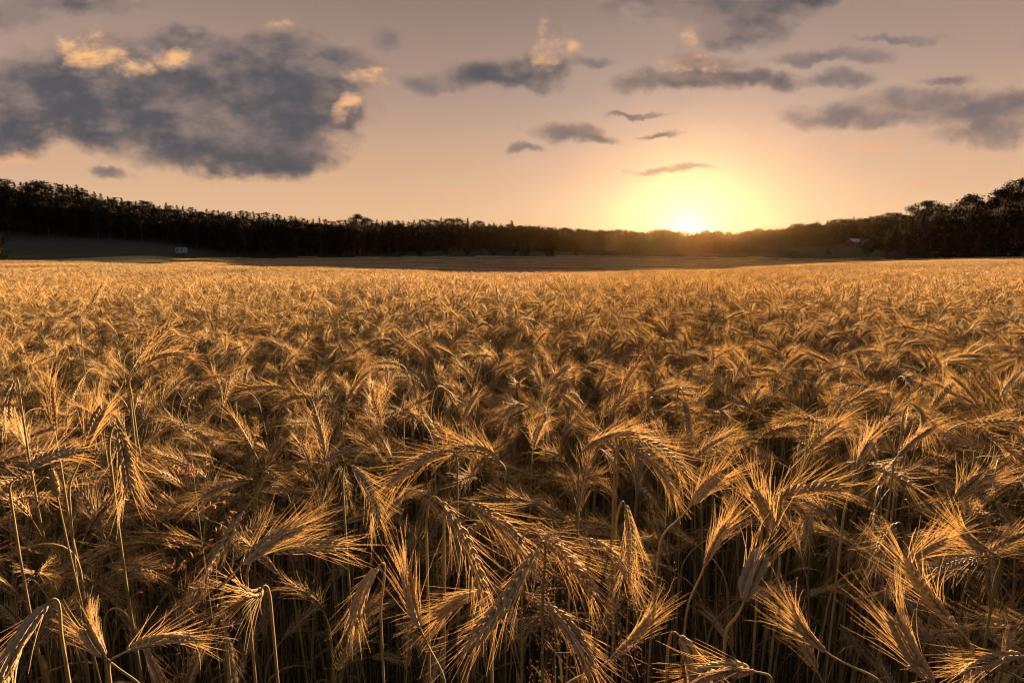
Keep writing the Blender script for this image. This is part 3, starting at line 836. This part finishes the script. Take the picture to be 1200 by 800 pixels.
for _ in range(2600):
    x, y = rng.uniform(-4, 4), rng.uniform(.5, R0)
    if math.hypot(x, y) < .75: continue
    s = rng.uniform(.7, 1.25)
    PTS.append((x, y, float(height(x, y)), IW[rng.integers(4)], 0, 0, rng.uniform(0, 6.28), s, s, s))

def fill(x0, x1, y0, y1, size, idx, skip=lambda x, y: False, sxy=1.0):
    for x in np.arange(x0, x1, size):
        for y in np.arange(y0, y1, size):
            X0, Y0 = x + size / 2, y + size / 2
            if skip(X0, Y0): continue
            b = float(bumps(X0 * .35, Y0 * .35))
            PTS.append((X0, Y0, float(height(X0, Y0)), idx[rng.integers(len(idx))], 0, 0, rng.integers(4) * math.pi / 2, sxy, sxy, rng.uniform(.95, 1.05) * (1 + .07 * b + (.10 * math.sin(Y0 * .31 + X0 * .035 + 2 * math.sin(X0 * .02)) if Y0 > 76 else 0))))
R1 = 15.4
fill(-18.4, 18.6, -1.6, R1, 1.0, I1, lambda x, y: (abs(x) < 6.4 and y < R0) or abs(x) > 8 + max(y, 0) * 1.15)
fill(-90, 91, R1, 75.6, 3.0, I2, lambda x, y: y > edge(FIELD_END, x, y) - 1 or abs(x) > 1.1 * y + 6)
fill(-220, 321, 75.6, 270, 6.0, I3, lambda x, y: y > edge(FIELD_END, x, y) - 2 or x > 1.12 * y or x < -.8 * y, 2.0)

def build_crop():
    A = np.array(PTS)
    me = bpy.data.meshes.new('rye_crop')
    me.vertices.add(len(A)); me.vertices.foreach_set('co', A[:, :3].astype(np.float32).ravel())
    a = me.attributes.new('which', 'INT', 'POINT'); a.data.foreach_set('value', A[:, 3].astype(np.int32))
    a = me.attributes.new('turn', 'FLOAT_VECTOR', 'POINT'); a.data.foreach_set('vector', A[:, 4:7].astype(np.float32).ravel())
    a = me.attributes.new('size', 'FLOAT_VECTOR', 'POINT'); a.data.foreach_set('vector', A[:, 7:10].astype(np.float32).ravel())
    for m in ALLM: me.materials.append(m)
    o = link('rye_crop', me); tag(o, 'standing ripe rye filling the field behind the nearest plants', 'crop', None, 'stuff')
    ng = bpy.data.node_groups.new('crop', 'GeometryNodeTree')
    ng.interface.new_socket('Geometry', in_out='INPUT', socket_type='NodeSocketGeometry')
    ng.interface.new_socket('Geometry', in_out='OUTPUT', socket_type='NodeSocketGeometry')
    N, Lk = ng.nodes, ng.links
    gi, go = N.new('NodeGroupInput'), N.new('NodeGroupOutput')
    ci = N.new('GeometryNodeCollectionInfo'); ci.inputs['Collection'].default_value = src
    ci.inputs['Separate Children'].default_value = True; ci.inputs['Reset Children'].default_value = True
    def attr(n, t):
        q = N.new('GeometryNodeInputNamedAttribute'); q.data_type = t; q.inputs['Name'].default_value = n
        return [s for s in q.outputs if s.enabled and s.name == 'Attribute'][0]
    ip = N.new('GeometryNodeInstanceOnPoints')
    ip.inputs['Pick Instance'].default_value = True
    er = N.new('FunctionNodeEulerToRotation')
    Lk.new(gi.outputs[0], ip.inputs['Points']); Lk.new(ci.outputs[0], ip.inputs['Instance'])
    Lk.new(attr('which', 'INT'), ip.inputs['Instance Index'])
    Lk.new(attr('turn', 'FLOAT_VECTOR'), er.inputs[0]); Lk.new(er.outputs[0], ip.inputs['Rotation'])
    Lk.new(attr('size', 'FLOAT_VECTOR'), ip.inputs['Scale'])
    Lk.new(ip.outputs[0], go.inputs[0])
    md = o.modifiers.new('crop', 'NODES'); md.node_group = ng
build_crop()
print('rye points', len(PTS), 'single', len(single), 'heroes', len(hero_xy))

# ------------------------------------------------------------------ trees
def leaves(g, C, s, mi=0, tint=None, flat=0.0):
    """many small leaf faces with random tilt, centred at C"""
    m = len(C)
    n = rng.normal(0, 1, (m, 3)); n[:, 2] += flat * np.sign(n[:, 2])
    T, A, B = frame(n)
    w = s * rng.uniform(.6, 1.25, m)[:, None]; h = s * rng.uniform(.45, .9, m)[:, None]
    V = np.stack([C - A * w * .5, C - B * h * .5, C + A * w * .5, C + B * h * .5], 1)
    F = np.arange(m * 4).reshape(-1, 4)
    t = rng.random(m) if tint is None else tint
    g.add(V, F, mi, np.repeat(t, 4))

def conifer(kind):
    """about 16 m tall; returns trunk and crown"""
    gt, gc = Geo(), Geo(); H = 16.0
    z = np.linspace(0, 1, 12)
    sway = np.stack([np.sin(z * 2 + random.random() * 6) * .15, np.cos(z * 2.3) * .12, z * H], 1)
    tube(gt, sway, .24 * (1 - z * .93), 7, 0, .4)
    pine = kind == 'pine'
    lo = .45 if pine else random.uniform(.06, .14)
    nb = 62 if pine else 105
    for k in range(nb):
        f = lo + (1 - lo) * (k + random.random()) / nb
        p = np.array([np.interp(f, z, sway[:, i]) for i in range(3)])
        az = random.uniform(0, 6.28)
        g_ = (f - lo) / (1 - lo)
        r = (2.3 * math.sin(min(1, g_ * 1.1 + .25) * 2.6) * random.uniform(.5, 1.15) + .25) if pine else (3.0 * (1 - g_) ** .8 * random.uniform(.6, 1.15) + .12)
        dz = random.uniform(.0, .35) * r if pine else -r * random.uniform(.12, .38)
        e = p + np.array([math.cos(az) * r, math.sin(az) * r, dz])
        if r > .8: tube(gt, np.array([p, (p + e) / 2 + [0, 0, .05 * r], e]), [.05, .035, .012], 4, 0, .3)
        m = int(7 + 11 * r)
        t = rng.random(m) ** .7
        C = p + (e - p) * t[:, None] + rng.normal(0, 1, (m, 3)) * np.array([.20, .20, .13]) * (.5 + .45 * r)
        leaves(gc, C, .42 if pine else .36, 0, None, .6)
    leaves(gc, sway[-1] + rng.normal(0, 1, (22, 3)) * [.16, .16, .40] - [0, 0, .1], .3)
    return gt, gc

def broadleaf(wide=1.0, ncl=46, per=60, low=.18, gap=1.0, size=.42):
    """about 16 m tall with limbs and clumps of leaves"""
    gt, gc = Geo(), Geo(); H = 16.0
    z = np.linspace(0, 1, 8)
    tr = np.stack([np.sin(z * 2.2 + 1) * .25, np.cos(z * 1.7) * .2, z * H * .72], 1)
    tube(gt, tr, .38 * (1 - z * .8), 8, 0, .4)
    for k in range(ncl):
        az = random.uniform(0, 6.28); f = low + (1 - low) * random.random() ** .8
        rad = 5.2 * wide * math.sin(math.pi * min(.97, .18 + .78 * (f - low) / (1 - low))) ** .7 * random.uniform(.35, 1.0)
        c = np.array([math.cos(az) * rad, math.sin(az) * rad, f * H * .94])
        b = tr[min(7, int(max(.15, f - .22) * 8))]
        mid = (b + c) / 2 + np.array([0, 0, -.06 * rad])
        tube(gt, np.array([b, mid, c]), [.13, .075, .025], 4, 0, .4)
        s = random.uniform(.75, 1.35) * gap
        m = int(per * s)
        d = rng.normal(0, 1, (m, 3)); d /= np.linalg.norm(d, axis=1, keepdims=True)
        C = c + d * (rng.random(m) ** .45)[:, None] * np.array([1.35, 1.35, .95]) * s
        leaves(gc, C, size)
    return gt, gc

def tree_proto(fn, *a, **k):
    gt, gc = fn(*a, **k)
    top = max(V[:, 2].max() for V in gc.V)
    return dict(t=gt, c=gc, h=top, leaf='spruce' if fn is conifer else 'broad')
TREES = {'spruce': [tree_proto(conifer, 'spruce') for _ in range(6)], 'pine': [tree_proto(conifer, 'pine') for _ in range(5)],
         'broad': [tree_proto(broadleaf, random.uniform(.62, .85)) for _ in range(6)],
         'round': [tree_proto(broadleaf, 1.0, 70, 80, .12) for _ in range(3)],
         'oak': [tree_proto(broadleaf, 1.25, 60, 170, .30, .88, .30) for _ in range(2)],
         'bush': [tree_proto(broadleaf, .9, 60, 60, .04) for _ in range(2)]}
for k, lst in TREES.items():
    for p in lst:
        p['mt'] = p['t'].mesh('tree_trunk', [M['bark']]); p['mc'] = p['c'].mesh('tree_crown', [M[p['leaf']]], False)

TREE_SPOTS = []
def tree(name, kind, label, group, x, y, top_z, cat='tree', squeeze=1.0, vi=None):
    p = TREES[kind][rng.integers(len(TREES[kind])) if vi is None else vi]
    z = float(height(x, y)) - .15
    s = (top_z - z) / p['h']
    root = thing(name, (x, y, z), label, cat, group, rng.uniform(0, 6.28))
    root.scale = (s * squeeze, s * squeeze, s)
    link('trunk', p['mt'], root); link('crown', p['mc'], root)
    TREE_SPOTS.append((x, y))
    return root
def tree_px(name, kind, label, px, row, d, group=None, squeeze=1.0, vi=None, cat='tree'):
    u, v = uv(px, row)
    return tree(name, kind, label, group, u * d, d, CAM_H + v * d, cat, squeeze, vi)

T = tree_px
T('broadleaf_tree', 'bush', 'small brownish bushy tree cut off by the left edge in front of the meadow', -4, 265, 120, None, .8)
g1 = 'broadleaved trees in the clump behind the white caravan'
T('broadleaf_tree', 'round', 'dark round tree at the left end of the clump, beside the white caravan', 258, 266, 236, g1, .9)
T('broadleaf_tree', 'broad', 'tall tree second from the left in the clump behind the caravan', 284, 257, 240, g1)
T('broadleaf_tree', 'round', 'wide dark tree in the middle of the clump behind the caravan', 316, 258, 238, g1)
T('broadleaf_tree', 'round', 'slightly higher domed tree just right of the clump middle', 345, 256, 240, g1, .9)
T('broadleaf_tree', 'broad', 'narrower olive tree right of the domed one in the clump', 374, 262, 242, g1)
T('broadleaf_tree', 'bush', 'low dark bush at the foot of the olive tree, edge of the field', 396, 288, 240, g1)
T('broadleaf_tree', 'oak', 'tall airy topped tree at the right end of the clump, rising above the skyline', 420, 250, 246, g1, .8)
T('broadleaf_tree', 'broad', 'smaller tree closing the right end of the clump, beside the pale mown strip', 440, 266, 248, g1, .9)
g2 = 'trees along the far edge of the rye before the mown strip'
T('spruce_tree', 'spruce', 'little spruce left of its twin, before the pale mown strip', 472, 283, 258, g2, 1.5)
T('spruce_tree', 'spruce', 'bigger spruce of the twin pair before the pale mown strip', 491, 279, 259, g2, 1.6)
T('broadleaf_tree', 'broad', 'narrow tree at the right end of the first pale mown strip', 524, 277, 262, g2)
T('broadleaf_tree', 'round', 'rounded tree between the two pale strips, tallest of the hedge', 546, 269, 264, g2, .75)
T('broadleaf_tree', 'round', 'rounded tree right of the second pale strip', 577, 270, 266, g2, .85)
T('broadleaf_tree', 'broad', 'dark tree of the hedge beneath the flat topped skyline pine', 602, 272, 268, g2)
T('broadleaf_tree', 'bush', 'low bushy tree left of the third pale strip', 616, 279, 268, g2)
T('broadleaf_tree', 'round', 'rounded tree right of the third pale strip, brown in the glow', 644, 274, 270, g2, .9)
T('broadleaf_tree', 'broad', 'dim tree of the hedge well left of the sunset glow', 676, 287, 274, g2)
T('broadleaf_tree', 'bush', 'low tree of the hedge at the left rim of the sunset glow', 706, 291, 276, g2)
T('pine_tree', 'pine', 'flat topped pine standing out above the skyline beyond the hedge', 600, 258, 448, None, 1.0)
T('broadleaf_tree', 'round', 'big round crowned tree on the skyline just left of the setting sun', 776, 267.5, 470, None, 1.15, 0)
g3 = 'trees round the hillside meadow on the right'
T('broadleaf_tree', 'bush', 'dim orange rimmed tree at the left side of the hillside meadow', 930, 277, 266, g3)
T('broadleaf_tree', 'broad', 'thin tree in front of the left side of the hillside meadow', 912, 283, 264, g3)
T('broadleaf_tree', 'broad', 'small separate tree standing alone on the hillside meadow', 973, 281, 226, g3, .95)
T('broadleaf_tree', 'round', 'brownish tree just right of the low farmhouse', 1022, 262, 196, g3, .8)
T('broadleaf_tree', 'broad', 'tree between the farmhouse and the spreading gappy oak, olive brown', 1042, 256, 190, g3)
T('broadleaf_tree', 'broad', 'low tree under the left side of the spreading oak', 1060, 262, 182, g3)
g4 = 'tall trees of the near wood on the right'
T('broadleaf_tree', 'bush', 'small dark bush in front of the farmhouse wall', 1011, 286, 250, g3, 1.6)
T('oak_tree', 'oak', 'spreading oak with sky showing through its crown, above the right skyline', 1086, 234, 184, g4, 1.0, 0)
T('broadleaf_tree', 'round', 'dense domed tree between the gappy oak and the tallest trees', 1141, 226, 180, g4, 1.0)
T('broadleaf_tree', 'round', 'shoulder tree left of the tallest one at the right edge', 1176, 219, 178, g4, 1.0)
T('broadleaf_tree', 'oak', 'tallest tree of the picture, ragged crown at the right edge', 1206, 206, 180, g4, 1.0)
T('broadleaf_tree', 'round', 'full crowned tree half beyond the right edge', 1246, 204, 182, g4)
T('broadleaf_tree', 'bush', 'dark lower tree before the spreading oak at the field edge', 1110, 262, 170, g4)
T('broadleaf_tree', 'bush', 'dark lower tree below the domed one at the field edge', 1150, 258, 168, g4)
T('broadleaf_tree', 'bush', 'dark lower tree below the tallest one at the field edge', 1192, 254, 167, g4)
T('broadleaf_tree', 'broad', 'young tree at the field edge between the oak and the domed tree', 1128, 268, 169, g4)

SKY_ROWS = [(-400, 190), (0, 209), (30, 210), (60, 212), (100, 220), (140, 230), (200, 238), (240, 244), (300, 247), (350, 253), (400, 257), (450, 258), (500, 257.5),
            (530, 256), (560, 258.5), (600, 263), (650, 266.5), (700, 270.5), (760, 274.5), (800, 277.5), (840, 277.5), (870, 275), (900, 271.5), (950, 264.5),
            (1000, 256), (1040, 252), (1060, 248), (1110, 240), (1160, 230), (1200, 220), (1300, 208), (1700, 205)]
su = np.array([uv(p, 300)[0] for p, _ in SKY_ROWS]); sv = np.array([uv(p, r)[1] for p, r in SKY_ROWS])
FOREST = [[], []]
names = {'spruce': 'spruce_tree', 'pine': 'pine_tree', 'broad': 'broadleaf_tree'}
skyline = []
fp = []
px = -330.0
while px < 1500:                                          # the row of trees that draws the skyline
    u = uv(px, 260)[0]; d = float(np.interp(u, UC, SKYL)) + rng.uniform(-8, 4)
    v = float(np.interp(u, su, sv))
    top = CAM_H + v * d + rng.normal(.0, .75)
    kind = random.choices(('spruce', 'pine', 'broad'), (.5, .35, .15) if px < 1020 else (.1, .1, .8))[0]
    if px < 110 and random.random() < .5: kind = random.choice(('broad', 'pine'))
    skyline.append((px, u * d, d, top, kind))
    px += rng.uniform(2.6, 4.4) * 667 / d * (1.0 if px < 1000 else 1.3)
for d0 in np.arange(172, 545, 6.5):                       # the wooded slopes below it
    for x0 in np.arange(-.95 * d0, 1.35 * d0, 6.2):
        x, y = x0 + rng.uniform(-2.6, 2.6), d0 + rng.uniform(-2.6, 2.6)
        fr, sk = edge(FRONT, x, y), edge(SKYL, x, y)
        if y < fr + 2 or y > sk + 24: continue
        if any((x - a) ** 2 + (y - b) ** 2 < 10 for a, b in TREE_SPOTS): continue
        fp.append((x, y, sk))
hill = lambda u: ('left wooded hill' if u < uv(460, 260)[0] else 'middle wooded ridge' if u < uv(790, 260)[0] else 'right wooded slope')
SKY_MARK = [('the left edge tree', 0), ('the white caravan', 213), ('the domed clump tree', 345), ('the airy topped tree', 420), ('the twin spruces', 485),
            ('the flat topped pine', 600), ('the round tree at the sun', 776), ('the lone meadow tree', 973), ('the farmhouse', 1006), ('the gappy oak', 1086)]
NTH = ['first', 'second', 'third', 'fourth', 'fifth', 'sixth', 'seventh', 'eighth', 'ninth', 'tenth', 'eleventh', 'twelfth', 'thirteenth', 'fourteenth', 'fifteenth', 'sixteenth']
row, sky_seen = [], {}
for (px, x, y, top, kind) in skyline:
    if -4 < px < 1064: row.append((px, x, y, top, kind))
    else: FOREST[0].append((x, y, top, kind))
def mark_of(px): return min(SKY_MARK, key=lambda t: abs(t[1] - px))
for (px, x, y, top, kind) in sorted(row, key=lambda t: abs(t[0] - mark_of(t[0])[1])):
    what = {'spruce': 'pointed spruce', 'pine': 'round topped pine', 'broad': 'leafy tree'}[kind]
    mk, mx = mark_of(px); rel = 'left' if px < mx else 'right'
    c = sky_seen[(kind, mk, rel)] = sky_seen.get((kind, mk, rel), -1) + 1
    tree(names[kind], kind, 'dark skyline %s, %s %s of %s' % (what, NTH[min(c, 15)], rel, mk), 'skyline trees of the ' + hill(x / y), x, y, top, 'tree', 1.75)
ncount = len(row)
for (x, y, sk) in fp:
    kind = random.choices(('spruce', 'pine', 'broad'), (.5, .2, .3))[0]
    hgt = rng.uniform(10, 14.5) if y < sk - 14 else rng.uniform(9, 12)
    FOREST[0].append((x, y, float(height(x, y)) + hgt, kind))

def build_forest():
    fs = bpy.data.collections.new('forest_sources'); idx = {}
    for kind in ('broad', 'pine', 'spruce'):
        idx[kind] = []
        for p in TREES[kind]:
            g = Geo(); g.merge(p['t'], None, 0); g.merge(p['c'], None, 1)
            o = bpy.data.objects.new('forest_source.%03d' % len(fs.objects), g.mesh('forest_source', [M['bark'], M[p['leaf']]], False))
            idx[kind].append((len(fs.objects), p['h'])); fs.objects.link(o)
    pts = []
    for (x, y, top, kind) in FOREST[0]:
        i, h = idx[kind][rng.integers(len(idx[kind]))]
        z = float(height(x, y)) - .1; s = (top - z) / h
        pts.append((x, y, z, i, 0, 0, rng.uniform(0, 6.28), s * 1.5, s * 1.5, s))
    A = np.array(pts)
    me = bpy.data.meshes.new('distant_forest')
    me.vertices.add(len(A)); me.vertices.foreach_set('co', A[:, :3].astype(np.float32).ravel())
    a = me.attributes.new('which', 'INT', 'POINT'); a.data.foreach_set('value', A[:, 3].astype(np.int32))
    a = me.attributes.new('turn', 'FLOAT_VECTOR', 'POINT'); a.data.foreach_set('vector', A[:, 4:7].astype(np.float32).ravel())
    a = me.attributes.new('size', 'FLOAT_VECTOR', 'POINT'); a.data.foreach_set('vector', A[:, 7:10].astype(np.float32).ravel())
    o = link('distant_forest', me); tag(o, 'dark mixed wood covering the far slopes', 'forest', None, 'stuff')
    ng = bpy.data.node_groups['crop'].copy()
    for n in ng.nodes:
        if n.bl_idname == 'GeometryNodeCollectionInfo': n.inputs['Collection'].default_value = fs
    md = o.modifiers.new('forest', 'NODES'); md.node_group = ng
    print('forest', len(A), 'skyline', ncount)
build_forest()

# ------------------------------------------------------------------ caravan and farmhouse
def paint(name, c, rough=.5, spec=.4):
    return mat(name, lambda nt: principled(nt, mix(noise(None, 6, 4), tuple(q * .85 for q in c), c), rough, spec))
M['white'] = paint('white_panels', (.19, .20, .25)); M['glass'] = paint('dark_glass', (.03, .035, .04), .08, .6)
M['rubber'] = paint('rubber', (.025, .025, .025), .8); M['red'] = paint('red_boards', (.05, .018, .012), .8)
M['tin'] = paint('pale_tin', (.20, .205, .25), .4, .5); M['grey'] = paint('grey_metal', (.3, .3, .31), .4)
def prism(g, prof, y0, y1, mi=0):
    n = len(prof)
    V = [(a, y0, b) for a, b in prof] + [(a, y1, b) for a, b in prof]
    g.add(V, [(i, n + i, n + (i + 1) % n, (i + 1) % n) for i in range(n)], mi)
    g.add(V[:n], [list(range(n))], mi); g.add(V[n:], [list(range(n))[::-1]], mi)
def box(g, x0, x1, y0, y1, z0, z1, mi=0):
    prism(g, [(x0, z0), (x1, z0), (x1, z1), (x0, z1)], y0, y1, mi)
def build_caravan():
    u, _ = uv(213, 297); d = 172.0
    z = float(height(u * d, d))
    t = thing('caravan', (u * d, d, z), 'small white caravan parked at the left end of the dark tree clump', 'caravan', None, -.15)
    s = .5
    def P(name, g, m, par=t): return link(name, g.mesh(name, [M[m]], False), par)
    g = Geo(); prism(g, [(-2.3 * s, .45), (2.2 * s, .45), (2.5 * s, .9), (2.4 * s, 1.75), (1.9 * s, 2.15), (-1.9 * s, 2.2), (-2.5 * s, 1.8), (-2.55 * s, .8)], -1.0, 1.0); body = P('body', g, 'white')
    g = Geo(); box(g, -1.9 * s, -.4 * s, -1.03, -1.003, 1.15, 1.75); P('window', g, 'glass')
    g = Geo(); box(g, 1.2 * s, 2.0 * s, -1.03, -1.003, 1.2, 1.7); P('window', g, 'glass')
    g = Geo(); box(g, .1 * s, .9 * s, -1.03, -1.003, .55, 1.9); dr = P('door', g, 'tin')
    g = Geo(); box(g, .75 * s, .83 * s, -1.06, -1.033, 1.1, 1.18); P('handle', g, 'grey', dr)
    for yy in (-1.0, 1.0):
        g = Geo(); a = np.linspace(0, 2 * math.pi, 25)
        tube(g, np.stack([np.cos(a) * .24, a * 0 + yy * .93, np.sin(a) * .24 + .33], 1), .09, 8); P('wheel', g, 'rubber')
    g = Geo(); tube(g, [(2.4 * s, -.4, .45), (3.4 * s, 0, .45)], .04, 6); tube(g, [(2.4 * s, .4, .45), (3.4 * s, 0, .45)], .04, 6); tube(g, [(3.3 * s, 0, .0), (3.3 * s, 0, .55)], .05, 6); P('drawbar', g, 'grey')
build_caravan()
def build_house():
    u, _ = uv(1006, 289); d = 268.0
    z = float(height(u * d, d)) - .2
    t = thing('farmhouse', (u * d, d, z), 'low red farmhouse with a pale roof, half hidden by trees on the right hillside', 'house', None, .10)
    def P(name, g, m, par=t): return link(name, g.mesh(name, [M[m]], False), par)
    g = Geo(); prism(g, [(-4.5, 0), (4.5, 0), (4.5, 2.2), (-4.5, 2.2)], -2.6, 2.6); P('wall', g, 'red')
    g = Geo(); V = [(-4.9, -3.1, 2.1), (4.9, -3.1, 2.1), (4.9, 0, 3.7), (-4.9, 0, 3.7), (-4.9, 3.1, 2.1), (4.9, 3.1, 2.1)]
    g.add(V + [(a, b, c + .16) for a, b, c in V], [(6, 7, 8, 9), (9, 8, 11, 10), (1, 0, 3, 2), (2, 3, 4, 5), (0, 1, 7, 6), (5, 4, 10, 11), (1, 2, 8, 7), (2, 5, 11, 8), (3, 0, 6, 9), (4, 3, 9, 10)]); rf = P('roof', g, 'tin')
    g = Geo(); box(g, 1.6, 2.3, -.4, .4, 3.4, 4.7); P('chimney', g, 'red', rf)
    for xx in (-3.0, 2.6):
        g = Geo(); box(g, xx - .6, xx + .6, -2.66, -2.603, .8, 1.8); w = P('window', g, 'white')
        g = Geo(); box(g, xx - .48, xx + .48, -2.69, -2.663, .9, 1.7); P('pane', g, 'glass', w)
    g = Geo(); box(g, -.6, .5, -2.66, -2.603, .05, 1.95); P('door', g, 'white')
build_house()

# ------------------------------------------------------------------ haze
def build_haze():
    g = Geo(); box(g, -905, 905, -305, 905, -40, 75)
    m = bpy.data.materials.new('haze'); m.use_nodes = True; nt = m.node_tree; nt.nodes.clear()
    o = nt.nodes.new('ShaderNodeOutputMaterial'); v = nt.nodes.new('ShaderNodeVolumePrincipled')
    v.inputs['Color'].default_value = (1, .66, .30, 1); v.inputs['Density'].default_value = .0000046; v.inputs['Anisotropy'].default_value = .90
    nt.links.new(v.outputs[0], o.inputs['Volume'])
    tag(link('haze', g.mesh('haze', [m], False)), kind='stuff')
build_haze()

for o in SC.objects:
    if o.parent is None and 'label' in o and len(o['label'].split()) > 16: print('LONG', o.name, o['label'])
